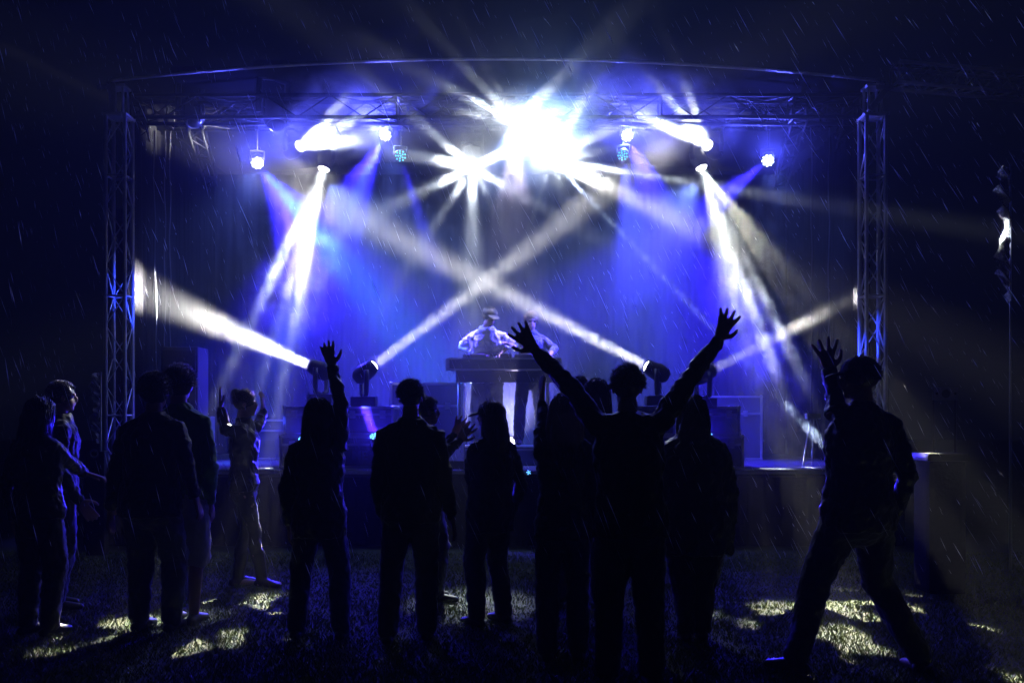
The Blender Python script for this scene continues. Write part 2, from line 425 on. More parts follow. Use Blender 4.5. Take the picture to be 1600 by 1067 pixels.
# -- hung heads; a gobo wheel cuts their light into several beams
def gobo(root, a, b, deg, p, col, freq, thr, soft, mode='blob', seed=0, hole=(0, 0), rad=.02, base=0.0):
    o = beam(root, a, b, max(deg, 14.5), p, col, .6, rad); l = o.data
    l.use_nodes = True; nt = l.node_tree; N = nt.nodes; K = nt.links
    em = next(n for n in N if n.type == 'EMISSION')
    def mth(op, x, y=None):
        n = N.new('ShaderNodeMath'); n.operation = op
        for i, q in enumerate((x, y)):
            if q is None: continue
            if isinstance(q, (int, float)): n.inputs[i].default_value = q
            else: K.new(q, n.inputs[i])
        return n.outputs[0]
    tc = N.new('ShaderNodeTexCoord'); sp = N.new('ShaderNodeSeparateXYZ'); K.new(tc.outputs['Normal'], sp.inputs[0])
    u = mth('DIVIDE', sp.outputs[0], sp.outputs[2]); v = mth('DIVIDE', sp.outputs[1], sp.outputs[2])
    rr = mth('SQRT', mth('ADD', mth('MULTIPLY', u, u), mth('MULTIPLY', v, v)))
    if mode == 'spoke': u2, v2 = mth('DIVIDE', u, mth('ADD', rr, 1e-4)), mth('DIVIDE', v, mth('ADD', rr, 1e-4))
    else: u2, v2 = u, v
    cb = N.new('ShaderNodeCombineXYZ'); K.new(mth('MULTIPLY', u2, freq), cb.inputs[0]); K.new(mth('MULTIPLY', v2, freq), cb.inputs[1]); cb.inputs[2].default_value = seed
    nz = N.new('ShaderNodeTexNoise'); nz.inputs['Scale'].default_value = 1; nz.inputs['Detail'].default_value = 1.0; K.new(cb.outputs[0], nz.inputs['Vector'])
    mr = N.new('ShaderNodeMapRange'); mr.interpolation_type = 'SMOOTHSTEP'; mr.inputs[1].default_value = thr; mr.inputs[2].default_value = thr + soft; mr.inputs[3].default_value = base; mr.inputs[4].default_value = 1
    K.new(nz.outputs['Fac'], mr.inputs[0]); out = mr.outputs[0]
    if hole[1] > 0:
        h_ = N.new('ShaderNodeMapRange'); h_.interpolation_type = 'SMOOTHSTEP'; h_.inputs[1].default_value = hole[0]; h_.inputs[2].default_value = hole[1]; K.new(rr, h_.inputs[0]); out = mth('MULTIPLY', out, h_.outputs[0])
    K.new(out, em.inputs['Strength'])
    return o
DH = 13.1
r, c = moving_head(468, 229, DH, go(570, 165, 12.3), 'moving head lamp upper left, its white beams fanning up to the right', G2, True)
for b, dg, p in (((640, 65), 4.5, 9000), ((690, 125), 3.6, 8000), ((700, 205), 6.5, 9000)):
    beam(r, c, go(*b, 10.6), dg, p, COLD)
r, c = moving_head(506, 264, DH, go(450, 470, 12.6), 'moving head lamp on the left side sending white beams down to the stage', G2, True)
rL, ccL = r, c
for b, dg, p in (((404, 480), 2.8, 40000), ((430, 520), 2.2, 30000), ((460, 500), 2.4, 50000)):
    beam(r, c, go(*b, 12.4), dg, p, COLD, .4)
r, c = moving_head(1106, 228, DH, go(1040, 165, 12.3), 'moving head lamp upper right, its white beams fanning up to the left', G2, True)
for b, dg, p in (((915, 140), 4.5, 8000), ((960, 60), 4.5, 9000), ((1035, 50), 3.2, 6000)):
    beam(r, c, go(*b, 10.6), dg, p, COLD)
r, c = moving_head(1096, 262, DH, go(1190, 520, 12.4), 'moving head lamp on the right side sending white beams down to the stage', G2, True)
rR, ccR = r, c
for b, dg, p in (((1150, 480), 5, 8000), ((1196, 540), 2.8, 34000), ((1240, 560), 2.2, 26000)):
    beam(r, c, go(*b, 12.4), dg, p, COLD, .5)
# -- three heads in the middle, aimed at the crowd
def star(root, c, px, py, fans, p):
    for ang, dg in fans:
        beam(root, c, P(px + 150 * math.cos(R(ang)), py - 150 * math.sin(R(ang)), 11.3), dg, p, COLD, .5, .05)
    beam(root, c, V((c.x, 8, c.z)), 120, 45, COLD, 1.0)
r, c = moving_head(805, 192, 12.2, P(805, 230, 11), 'moving head lamp high in the middle, topmost of three facing the crowd', G2, True, size=1.0, zbar=5.5)
star(r, c, 805, 192, ((152, 8), (132, 6), (168, 4), (45, 11), (14, 6), (118, 3)), 3200)
beam(r, c + V((0, -.1, -.06)), c + V((-.1, .5, -3)), 125, 350, (.3, .42, 1), 1.0)      # wide fill added to brighten the haze inside the stage
beam(r, c, go(795, 520, 12.85), 36, 3200, (.95, .8, 1), .6)      # spot added to light the DJs
r, c = moving_head(738, 262, 12.9, P(738, 320, 11), 'moving head lamp left of the middle, lower of the three facing the crowd', G2, True)
star(r, c, 738, 262, ((168, 9), (205, 7), (237, 4), (-90, 8), (-62, 1.8), (-30, 4), (25, 8), (140, 6)), 4200)
rc, cc = moving_head(862, 250, 12.7, P(862, 300, 11), 'moving head lamp right of the middle, the brightest one facing the crowd', G2, True)
star(rc, cc, 862, 250, ((-12, 9), (28, 9), (10, 4), (150, 8), (62, 7)), 1700)
beam(rc, cc, V((cc.x, 8, cc.z)), 120, 50, COLD, 1.0)
gobo(rc, cc, V((cc.x, 8, cc.z - .6)), 84, 650, (.9, 1, .93), 12, .48, .14, 'spoke', 1.7, (.1, .3))      # patterned spot added to imitate the lens starburst rays
beam(rc, cc, go(1250, 655, 11.4), 1.2, 110000, (.6, .75, 1), .8, .025)
beam(rc, cc, go(1600, 600, 8.6), 8, 20000, WARM, .8)
beam(rc, cc, go(640, -10, 11.0), 1.6, 60000, (.5, .7, 1), .8, .025)
beam(rc, cc, V((.1, 4, 6.6)), 84, 1500, (.24, .46, 1), 1.0)      # teal fill added to light the haze over the field
beam(rc, cc, P(1568, 365, 9.5), 3.0, 60000, COLD, .8, .025)  # narrow beam added to light the flag
for rr_, c_ in ((rL, ccL), (rR, ccR)): beam(rr_, c_ + V((0, 0, -.14)), V((0, 15.0, 1.6)), 100, 1900, (.22, .33, 1), 1.0)  # blue fills added at the side heads to brighten the dark stage centre
# -- broken patches of light that reach the grass
def gnd(px, py):
    D = 2250 / (py - 655); return V(((px - 800) / 1500 * D, D, 0))
gobo(rR, ccR, gnd(1440, 988), 19, 34000, (1, .97, .7), 19, .55, .05, 'blob', 4.2, rad=.01)
gobo(rL, ccL, gnd(300, 962), 16, 27000, (1, .97, .7), 19, .55, .05, 'blob', 7.7, rad=.01)
# -- led lamps
def par_light(root, c, tgt, deg, p, col, wash=0, wdeg=64, wcol=WASH):
    beam(root, c, tgt, max(deg * 1.45, 14.5), p * 1.5, col, 1.0)
    if wash > 1000:
        beam(root, c, V((c.x * .9, 5.0, c.z + 2.2)), 125, wash * .16, (.07, .08, 1), 1.0)       # wide blue fill added for the haze towards the field
        beam(root, c, V((c.x * (1.5 if abs(c.x) > 2.5 else .2), 14.8, 2.0)), 110, wash * .6, (.13, .2, .9), 1.0)            # wide fill added to turn the stage haze blue
    elif wash: beam(root, c, V((c.x * .8, 5.0, c.z + 1.3)), 100, wash * 1.2, BLUE, 1.0)
r, c = led_lamp(402, 255, DH, (.25, -.75, -.6), 'led lamp on the left with a cyan and blue beam down to the right', G3, True)
par_light(r, c, go(560, 440, 13.0), 13, 5500, CYAN); par_light(r, c, go(540, 460, 13.0), 34, 13000, BLUE, 5000)
r, c = led_lamp(602, 211, DH, (-.2, -.8, -.5), 'led lamp left of the middle with a blue beam down to the left', G3, True)
par_light(r, c, go(545, 330, 13.1), 10, 8000, (.04, .2, 1)); par_light(r, c, go(540, 330, 13.1), 26, 15000, BLUE, 4000)
r, c = led_lamp(626, 244, DH, (.15, -.9, -.3), 'small cyan led lamp left of the middle with visible diodes', G3, True, 'L_cyan', .082)
par_light(r, c, go(700, 480, 12.6), 10, 5000, BLUE)
r, c = led_lamp(980, 212, DH, (.1, -.85, -.45), 'led lamp right of the middle, upper one of the close pair', G3, True)
par_light(r, c, go(1075, 440, 13.1), 26, 20000, BLUE, 4000)
r, c = led_lamp(973, 243, DH, (-.2, -.85, -.45), 'small cyan led lamp right of the middle, lower one of the close pair', G3, True, 'L_cyan', .078)
par_light(r, c, go(1010, 560, 12.8), 22, 9000, (.05, .06, 1))
r, c = led_lamp(1200, 251, DH, (-.25, -.8, -.5), 'led lamp on the right with a violet beam down to the left', G3, True)
par_light(r, c, go(1050, 370, 13.1), 20, 15000, BLUE, 5000)
G4 = 'led lamps standing on the stage floor'
r, c = led_lamp(586, 682, 11.6, (-.1, -.55, .8), 'led lamp on the stage floor with a violet beam, beside a man with short hair', G4, False, 'L_blue', .07)
beam(r, c, go(535, 540, 11.9), 12, 60000, (.10, .02, 1), .5, .05); par_light(r, c, go(520, 480, 12.2), 16, 9000, (.02, .05, 1), 500)
r, c = led_lamp(722, 680, 13.7, (0, -.6, .8), 'white led lamp on the stage floor below the DJ desk', G4, False, 'L_warm', .075)
beam(r, c, go(740, 590, 13.0), 38, 260, (.85, .8, 1), .8)
r, c = led_lamp(1106, 681, 11.6, (.2, -.8, .5), 'cyan led lamp on the stage floor below the raised right arm', G4, False, 'L_blue', .065)
par_light(r, c, go(1260, 590, 12.0), 10, 1400, (.02, .05, 1), 500)
r, c = led_lamp(826, 738, 11.25, (0, -.9, .2), 'tiny blue led lamp on the front edge of the stage', G4, False, 'L_blue', .03, 5)
r, c = led_lamp(474, 684, 11.7, (-.4, -.4, .8), 'led lamp on the stage floor hidden behind the hooded person, blue beam to the left', G4, False, 'L_blue', .07)
par_light(r, c, go(340, 575, 12.0), 10, 1600, (.02, .05, 1), 500)
r, c = led_lamp(800, 690, 14.2, (0, -.8, .5), 'white led lamp on the stage floor behind the DJs', G4, False, 'L_warm', .08)
beam(r, c, go(800, 600, 12.5), 50, 420, (.75, .7, 1), .9)
G5 = 'unlit lamps hanging on the left of the roof'
moving_head(432, 196, 12.35, P(455, 300, 12.0), 'dark unlit lamp hanging near the left lit lamp', G5, True, 'plastic', 1.5, 5.4)
moving_head(305, 190, 12.35, P(350, 280, 12.0), 'dark unlit lamp hanging nearest the left tower', G5, True, 'plastic', 1.3, 5.4)

# ------------------------------------------------------------------ smoke and haze
hz, nt, v = volume('haze air', .0022, (.9, .93, 1), .35)
h = MB().box((0, 15, 4.5), (70, 44, 11)).build('haze', hz); h['kind'] = 'stuff'
tag(h, 'thin stage haze filling the air over the field', 'haze')
def smoke(c, r, dens, scale, thr, label, seed=0, rot=0, soft=1.0, g=.3, step=.06):
    m, nt, v = volume('smoke', 1, (.95, .97, 1), g)
    N = nt.nodes; Lk = nt.links
    tc = N.new('ShaderNodeTexCoord'); n = N.new('ShaderNodeTexNoise'); n.noise_dimensions = '4D'
    n.inputs['W'].default_value = seed; n.inputs['Scale'].default_value = scale; n.inputs['Detail'].default_value = 4; n.inputs['Roughness'].default_value = .6
    n.inputs['Distortion'].default_value = .6
    Lk.new(tc.outputs['Object'], n.inputs['Vector'])
    mp = N.new('ShaderNodeMapRange'); mp.inputs[1].default_value = thr; mp.inputs[2].default_value = thr + .18; mp.inputs[3].default_value = 0; mp.inputs[4].default_value = dens
    Lk.new(n.outputs['Fac'], mp.inputs[0])
    sep = N.new('ShaderNodeVectorMath'); sep.operation = 'DIVIDE'; sep.inputs[1].default_value = r
    Lk.new(tc.outputs['Object'], sep.inputs[0])
    ln = N.new('ShaderNodeVectorMath'); ln.operation = 'LENGTH'; Lk.new(sep.outputs[0], ln.inputs[0])
    fo = N.new('ShaderNodeMapRange'); fo.inputs[1].default_value = 1.0; fo.inputs[2].default_value = 1 - soft; fo.inputs[3].default_value = 0; fo.inputs[4].default_value = 1; fo.interpolation_type = 'SMOOTHSTEP'
    Lk.new(ln.outputs['Value'], fo.inputs[0])
    mu = N.new('ShaderNodeMath'); mu.operation = 'MULTIPLY'; Lk.new(mp.outputs[0], mu.inputs[0]); Lk.new(fo.outputs[0], mu.inputs[1])
    Lk.new(mu.outputs[0], v.inputs['Density'])
    o = MB().ell((0, 0, 0), r).build('smoke', m); o.location = c; o.rotation_euler = (0, rot, 0)
    o['kind'] = 'stuff'; tag(o, label, 'smoke'); return o
SM = [
 ((805, 190), 12.0, (1.15, .5, .6), 1.5, 2.2, .36, 'dense white smoke around the topmost middle lamp', 0),
 ((738, 262), 12.6, (.8, .6, .75), 1.5, 2.2, .36, 'dense white smoke around the lower left middle lamp', 0),
 ((880, 245), 12.4, (1.2, .6, .8), 1.1, 2.2, .36, 'dense white smoke around the brightest middle lamp', 0),
 ((960, 150), 11.9, (1.4, .5, .8), .8, 2.0, .46, 'grey smoke drifting up to the right of the middle lamps', .4),
 ((720, 130), 11.9, (.9, .5, .7), .5, 3.0, .46, 'thin smoke drifting up to the left of the middle lamps', -.4),
 ((512, 197), 12.5, (1.0, .9, .8), 2.4, 3.0, .36, 'white smoke wisps at the upper left lamp', 0),
 ((1062, 195), 12.5, (.9, .9, .85), 2.0, 3.0, .37, 'white smoke wisps at the upper right lamp', 0),
 ((455, 420), 12.75, (.85, .55, 1.45), .9, 3.8, .42, 'white smoke wisps in the beams on the left', .1),
 ((1190, 470), 12.7, (.9, .55, 1.9), 1.0, 3.2, .44, 'white smoke wisps in the beams on the right', -.3),
 ((360, 515), 12.0, (1.5, .5, .6), .10, 3.2, .40, 'white smoke patches in the low left beam', .35),
 ((1255, 675), 11.4, (.45, .4, .6), 1.0, 3.0, .42, 'pale smoke puff above the right stage edge', 0),
 ((800, 610), 13.3, (1.0, .6, .9), .35, 2.0, .40, 'pale smoke behind the DJs', 0),
]
for i, (p, D, r_, de, s_, th, lb, ro) in enumerate(SM):
    smoke(P(*p, D), r_, de, s_, th, lb, i * 3.1, ro)
sv, nt, v = volume('stage air', .026, (.88, .92, 1), .3)
tc = nt.nodes.new('ShaderNodeTexCoord'); dv = nt.nodes.new('ShaderNodeVectorMath'); dv.operation = 'DIVIDE'; dv.inputs[1].default_value = (5.6, 2.9, 4.2)
ln = nt.nodes.new('ShaderNodeVectorMath'); ln.operation = 'LENGTH'
mr = nt.nodes.new('ShaderNodeMapRange'); mr.interpolation_type = 'SMOOTHSTEP'
mr.inputs[1].default_value = 1.0; mr.inputs[2].default_value = .55; mr.inputs[3].default_value = 0; mr.inputs[4].default_value = .034
nt.links.new(tc.outputs['Object'], dv.inputs[0]); nt.links.new(dv.outputs[0], ln.inputs[0]); nt.links.new(ln.outputs['Value'], mr.inputs[0]); nt.links.new(mr.outputs[0], v.inputs['Density'])
h = MB().ell((0, 0, 0), (5.6, 2.9, 4.2), None, 48, 24).build('stage_smoke', sv, smooth=True); h.location = (XM, 12.9, 3.6); h['kind'] = 'stuff'
tag(h, 'thicker smoke filling the air on and above the stage', 'smoke')

# ------------------------------------------------------------------ people
def hand(mb, w, d, nrm, thumb, spread=.3, curl=.15, s=1.0):
    """palm and five fingers. w wrist, d towards the fingers, nrm out of the palm, thumb +1/-1 side along d x nrm"""
    d = d.normalized(); nrm = (nrm - d * nrm.dot(d)).normalized(); u = d.cross(nrm).normalized() * thumb
    k = s
    mb.limb([w - d * .03 * k, w + d * .02 * k, w + d * .055 * k, w + d * .088 * k], [(.026 * k, .018 * k), (.030 * k, .016 * k), (.039 * k, .015 * k), (.037 * k, .012 * k)], 12, hint=u)
    for i, (off, L) in enumerate(((.029, .072), (.010, .081), (-.010, .075), (-.029, .060))):
        a = (i - 1.5) * -spread * .42
        dd = (d * math.cos(a) + u * math.sin(a)).normalized()
        p0 = w + d * .075 * k + u * (off * k); pts = [p0]; c = curl * (.7 + .25 * i)
        ax = dd
        for seg in (.45, .32, .25):
            pts.append(pts[-1] + ax * (L * seg * k + (.014 * k if len(pts) == 1 else 0)))
            ax = (ax + nrm * c).normalized()
        mb.limb(pts, [.0118 * k, .011 * k, .0102 * k, .009 * k], 8)
    t0 = w + d * .022 * k + u * .024 * k
    t1 = t0 + (d * .55 + u * .75 + nrm * .25).normalized() * .042 * k
    t2 = t1 + (d * .8 + u * .5 + nrm * .3).normalized() * .034 * k
    t3 = t2 + (d * .92 + u * .25 + nrm * .3).normalized() * .026 * k
    mb.limb([t0, t1, t2, t3], [.0155 * k, .0135 * k, .0118 * k, .0095 * k], 8)

def hair_mesh(name, style, hc, Rv, Fv, Uv, m, root, seed=0, length=.34, size=1.0, n=None, shag=1.0):
    rnd = random.Random(seed); mb = MB(root.location); fr = (Rv, Fv, Uv)
    a, b, c = .083 * size, .101 * size, .098 * size
    cc = hc + Uv * .022 - Fv * .010
    solid = MB(root.location)
    if style != 'bald': solid.ell(cc + Uv * .008 - Fv * .006, (a, b * .97, c * .93), fr)
    dn = V((0, 0, -1))
    if style == 'long':
        top = cc - Fv * .05
        solid.limb([top, cc - Fv * .075 - Uv * .09, cc - Fv * .09 + dn * .2, cc - Fv * .085 + dn * (length * .75), cc - Fv * .07 + dn * length],
                   [(.075, .05), (.09, .05), (.10, .045), (.085, .035), (.04, .02)], 14, hint=Rv)
        for k in (-1, 1): solid.limb([cc + Rv * (.07 * k) , cc + Rv * (.085 * k) - Fv * .01 + dn * .12, cc + Rv * (.09 * k) - Fv * .03 + dn * .24], [.035, .038, .02], 10)
    if style == 'bun': solid.ell(cc + Uv * .075 - Fv * .075, (.05, .05, .045), fr)
    if style == 'bob': solid.limb([cc - Fv * .03, cc - Fv * .05 - Uv * .08, cc - Fv * .05 - Uv * .15], [(.085, .075), (.1, .08), (.085, .06)], 14, hint=Rv)
    n = n or {'long': 480, 'bob': 420, 'curly': 1300, 'short': 1100, 'bun': 700}.get(style, 420)
    for _ in range(n):
        q = rnd.uniform(0, 6.283); z = rnd.uniform(-.25, 1)
        rr = math.sqrt(max(0, 1 - z * z)); x, y = rr * math.cos(q), rr * math.sin(q)
        if y > .45 and z < .45: continue                      # the face
        nrm = (Rv * x / a + Fv * y / b + Uv * z / c).normalized()
        p = cc + Rv * x * a + Fv * y * b + Uv * z * c - nrm * .012
        if style in ('short', 'curly', 'bun', 'bald'):
            L = {'short': rnd.uniform(.012, .024), 'curly': rnd.uniform(.022, .042), 'bun': rnd.uniform(.018, .03), 'bald': .02}[style] * shag
            j = V((rnd.uniform(-1, 1), rnd.uniform(-1, 1), rnd.uniform(-1, 1))) * (.9 if style == 'curly' else .55)
            back = (nrm + j + Uv * .2 - Fv * .25).normalized(); t = (back * .6 + nrm.cross(Rv) * .3 + j * .5).normalized()
            mb.tube([p, p + nrm * .010 + back * L * .5, p + nrm * .010 + back * L * .55 + t * L * .5], [.0035, .0026, .0008], 3)
        else:
            Lh = length * rnd.uniform(.75, 1.05) if style == 'long' else .17 * rnd.uniform(.85, 1.05)
            out = nrm.copy(); out.z = min(out.z, .1); out = out.normalized()
            if out.dot(Fv) > .3: out = (out - Fv * .8).normalized()
            p1 = p + nrm * .016 + out * .012
            side = cc + out * .098 - Uv * .05
            p2 = side + V((rnd.uniform(-1, 1), rnd.uniform(-1, 1), 0)) * .012
            p3 = side + dn * (Lh * .5) + out * rnd.uniform(0, .015) - Fv * .02
            p4 = side + dn * Lh + out * rnd.uniform(-.03, .03) * shag - Fv * .03
            mb.tube([p, p1, p2, p3, p4], [.003, .0032, .0032, .003, .001], 3)
    if style == 'bald': return None
    o = remeshed(solid, name, m, root, .009, 4, .008, .03)
    sm = mb.mesh('strands'); bm = bmesh.new(); bm.from_mesh(o.data); bm.from_mesh(sm); bm.to_mesh(o.data); bm.free(); bpy.data.meshes.remove(sm)
    o.data.polygons.foreach_set('use_smooth', [True] * len(o.data.polygons))
    return o

NP = 0
def person(label, cx, top, feet, yaw=0, arms=None, stance=.13, H=None, bulk=1.0, top_m=None, leg_m=None, hair=('short', 'hair_dark'),
           head=(0, 0, 0), legs=None, sleeve=1.0, hem=.49, cap=None, hood=False, group='people in the crowd before the stage', shorts=False, lean=0,
           D=None, base_z=0, boots=False, shoulder=1.0, raise_sh=(0, 0), fine=False, hairlen=.34, eyes=False, extra=None, sway=0, shoes=True, shag=1.0, skirt=0, twist=0):
    """stands with feet at pixel row feet and crown at row top; yaw 0 faces the stage (+Y); arms: per side (elbow, wrist, finger direction, palm normal, thumb side, spread, curl)
    with elbow and wrist given as (px, py, extra depth) or None for an arm hanging down"""
    global NP; NP += 1
    D = D or 1.5 * 1500 / (feet - 655)
    bx = (cx - 800) / 1500 * D
    base = V((bx, D, base_z)); 
    H = H or (1.5 - base_z + (655 - top) / 1500 * D)
    root = thing('person', label, 'person', base, group)
    k = H / 1.78; B = bulk * k
    sway = sway or random.Random(NP * 3).uniform(-.035, .035) if base_z == 0 else sway
    Rv = V((math.cos(yaw), math.sin(yaw), 0)); Fv = V((-math.sin(yaw), math.cos(yaw), 0)); Uv = V((0, 0, 1))
    def L(x, y, z): return base + Rv * (x * k) + Fv * (y * k) + Uv * (z * k)
    hipz = .93
    hy = lean                                             # forward lean at the shoulders
    def S(x, y, z):                                       # point of the upper body with lean and sway
        u = max(0, (z - hipz) / (1.46 - hipz)); return L(x + sway * u, y + hy * u, z)
    hd = Matrix.Rotation(head[2], 3, Uv) @ Matrix.Rotation(head[0], 3, Rv) @ Matrix.Rotation(head[1], 3, Fv)
    hR, hF, hU = hd @ Rv, hd @ Fv, hd @ Uv
    neck = S(0, -.005, 1.50); hc = neck + (hU * .155 + hF * .018) * k
    # --- skeleton
    rp = random.Random(NP * 7 + 1)
    sh = [S(s * .168 * shoulder, -.005, 1.39 + raise_sh[0 if s < 0 else 1]) for s in (-1, 1)]
    hips = [L(s * .085 + sway * .0, 0, .90) for s in (-1, 1)]
    an = []; kn = []
    for i, s in enumerate((-1, 1)):
        if legs and legs[i]:
            kx, ky, fx, fy = legs[i]; kn.append(L(kx, ky, .50)); an.append(L(fx, fy, .085))
        else:
            q = rp.uniform(-.03, .05); f = rp.uniform(-.06, .08)
            an.append(L(s * (stance + q * .6), -.02 + f, .085)); kn.append(L(s * (stance * .6 + .04 + q * .5), .03 + f * .6 + abs(q), .49))
    el = []; wr = []; hd_ = []
    for i, s in enumerate((-1, 1)):
        a = arms[i] if arms and arms[i] else None
        if a is None:
            a1, a2, a3 = rp.uniform(.03, .10), rp.uniform(-.03, .05), rp.uniform(.02, .14)
            e = sh[i] + Rv * (s * a1 * k) - Uv * (.28 * k) - Fv * (.03 * k); q = e + Rv * (s * a2 * k) - Uv * (.24 * k) + Fv * (a3 * k)
            el.append(e); wr.append(q); hd_.append(((q - e).normalized() + Fv * .15, -Rv * s, 0, .15, .25))
        else:
            pe, pw = a[0], a[1]
            e = P(pe[0], pe[1], D) ; e = V((e.x, D + pe[2], e.z)); e.x *= (D + pe[2]) / D; e.z = 1.5 + (e.z - 1.5) * (D + pe[2]) / D
            q = P(pw[0], pw[1], D + pw[2])
            el.append(e); wr.append(q); hd_.append((V(a[2]), V(a[3]), a[4], a[5], a[6]))
    # --- the body, one continuous surface
    mb = MB(root.location)
    def torso(mb_, g, z0=.84, low=1.0, gz=1.0):
        rings = [(z0, .150 * low, .100), (.93, .172, .112), (1.03, .150, .102), (1.12, .142, .098), (1.25, .160, .112), (1.34, .162 * shoulder, .112), (1.40, .132 * shoulder, .094), (1.45, .092, .074), (1.51, .062, .056)]
        rings = [r for r in rings if r[0] > z0 - .001 or r is rings[0]]
        rings = [r for i, r in enumerate(rings) if i == 0 or r[0] > z0]
        mb_.tube([S(0, 0, z) for z, _, _ in rings], [(a * B + g, b * B + g) for _, a, b in rings], 20, hint=Rv)
    torso(mb, -.004)
    mb.limb([S(0, -.01, 1.44), neck, neck + hU * .07 * k], [.062 * k, .057 * k, .056 * k], 12)
    for i, s in enumerate((-1, 1)):
        mb.limb([hips[i], (hips[i] * .5 + kn[i] * .5), kn[i], kn[i] * .6 + an[i] * .4 - Fv * .02, an[i]], [.085 * B, .072 * B, .051 * k, .048 * k, .035 * k], 12)
        mb.limb([an[i] - Fv * .02 * k - Uv * .045 * k, an[i] + Fv * .08 * k - Uv * .05 * k, an[i] + Fv * .15 * k - Uv * .055 * k], [(.034, .03), (.04, .028), (.036, .02)], 10, hint=Rv)
        mb.limb([S(s * .05, -.01, 1.46), sh[i], sh[i] * .6 + el[i] * .4, el[i]], [.045 * k, .05 * B, .046 * B, .036 * k], 12)
        mb.limb([el[i], el[i] * .7 + wr[i] * .3, wr[i] * .85 + el[i] * .15, wr[i]], [.038 * k, .040 * k, .028 * k, .026 * k], 12)
        d_, n_, th, spd, crl = hd_[i]
        if th == 0: th = 1 if (d_.cross(n_)).dot(Fv) > 0 else -1
        hand(mb, wr[i] + d_.normalized() * .012, d_, n_, th, spd, crl, k * 1.12)
    fr = (hR, hF, hU)
    mb.ell(hc + hU * .022 * k - hF * .010 * k, (.073 * k, .092 * k, .092 * k), fr)
    mb.ell(hc - hU * .045 * k + hF * .028 * k, (.056 * k, .062 * k, .066 * k), fr)
    mb.ell(hc - hU * .088 * k + hF * .058 * k, (.028 * k, .026 * k, .022 * k), fr, 10, 6)         # chin
    mb.limb([hc + hU * .015 * k + hF * .083 * k, hc - hU * .012 * k + hF * .101 * k, hc - hU * .026 * k + hF * .098 * k], [.009 * k, .013 * k, .014 * k], 8)
    mb.limb([hc + hU * .022 * k + hF * .078 * k - hR * .04 * k, hc + hU * .028 * k + hF * .086 * k, hc + hU * .022 * k + hF * .078 * k + hR * .04 * k], [.010 * k, .010 * k, .010 * k], 8)
    mb.ell(hc - hU * .052 * k + hF * .086 * k, (.024 * k, .010 * k, .010 * k), fr, 8, 6)
    for s in (-1, 1): mb.ell(hc + hR * (s * .076 * k) - hF * .004 * k - hU * .005 * k, (.010 * k, .018 * k, .031 * k), fr, 8, 6)
    remeshed(mb, 'body', M['skin'], root, .0065 if fine else .0075, 2)
    if eyes:
        for s in (-1, 1): MB(root.location).ell(hc + hF * .076 * k + hU * .004 * k + hR * (s * .030 * k), .0125 * k, fr, 8, 6).build('eye', M['eye'], root, smooth=True)
        MB(root.location).ell(hc - hU * .053 * k + hF * .093 * k, (.022 * k, .006 * k, .007 * k), fr, 10, 6).build('mouth', M['lip'], root, smooth=True)
    # --- clothes
    g = .016
    if leg_m is not None:
        mb = MB(root.location)
        mb.limb([L(0, 0, .84), L(0, 0, .93), S(0, 0, 1.04)], [(.150 * B + g * .8, .104 * B + g * .8), (.172 * B + g * .8, .112 * B + g * .8), (.150 * B + g * .4, .1 * B + g * .4)], 18, hint=Rv)
        for i in range(2):
            if shorts:
                mb.limb([hips[i], hips[i] * .35 + kn[i] * .65, kn[i] * .93 + an[i] * .07], [.094 * B, .092 * B, .088 * B], 14)
            elif boots == 'slim':
                mb.limb([hips[i], (hips[i] * .5 + kn[i] * .5), kn[i], kn[i] * .6 + an[i] * .4 - Fv * .02, an[i] + Uv * .03], [.09 * B, .078 * B, .059 * k, .059 * k, .043 * k], 14)
            else:
                mb.limb([hips[i], (hips[i] * .5 + kn[i] * .5), kn[i], kn[i] * .6 + an[i] * .4 - Fv * .012, an[i] + Uv * .01], [.098 * B, .09 * B, .077 * B, .080 * k, .070 * k], 14)
        if skirt:
            mb.limb([L(0, 0, .96), L(0, 0, .8), L(0, 0, .90 - skirt)], [(.16 * B, .12 * B), (.2 * B, .17 * B), (.24 * B, .21 * B)], 20, hint=Rv)
        remeshed(mb, 'skirt' if skirt else 'shorts' if shorts else 'trousers', leg_m, root, .012, 3, .032, .06)
    if top_m is not None:
        mb = MB(root.location); hz_ = hem * 1.78
        torso(mb, g + .006, hz_, 1.12)
        for i, s in enumerate((-1, 1)):
            ee = el[i]; ww = wr[i] * sleeve + ee * (1 - sleeve) if sleeve > .15 else None
            mb.limb([S(s * .05, -.01, 1.455), sh[i], sh[i] * .55 + ee * .45, ee if ww is not None else sh[i] * .25 + ee * .75], [.060 * k, .064 * k * (B / k) ** .5, .06 * k * (B / k) ** .5, .054 * k if ww is not None else .064 * k], 14)
            if ww is not None: mb.limb([ee, ee * .6 + ww * .4, ww], [.053 * k, .05 * k, .041 * k], 14)
        if hood: mb.limb([S(0, -.10, 1.44), S(0, -.085, 1.52), S(0, -.05, 1.57)], [(.10, .06), (.11, .06), (.09, .04)], 14, hint=Rv)
        else: mb.tube([S(0, -.004, 1.47), S(0, -.004, 1.53)], [.078 * k, .068 * k], 14)
        remeshed(mb, 'jacket' if sleeve > .5 else 'shirt', top_m, root, .010, 2, .036, .055)
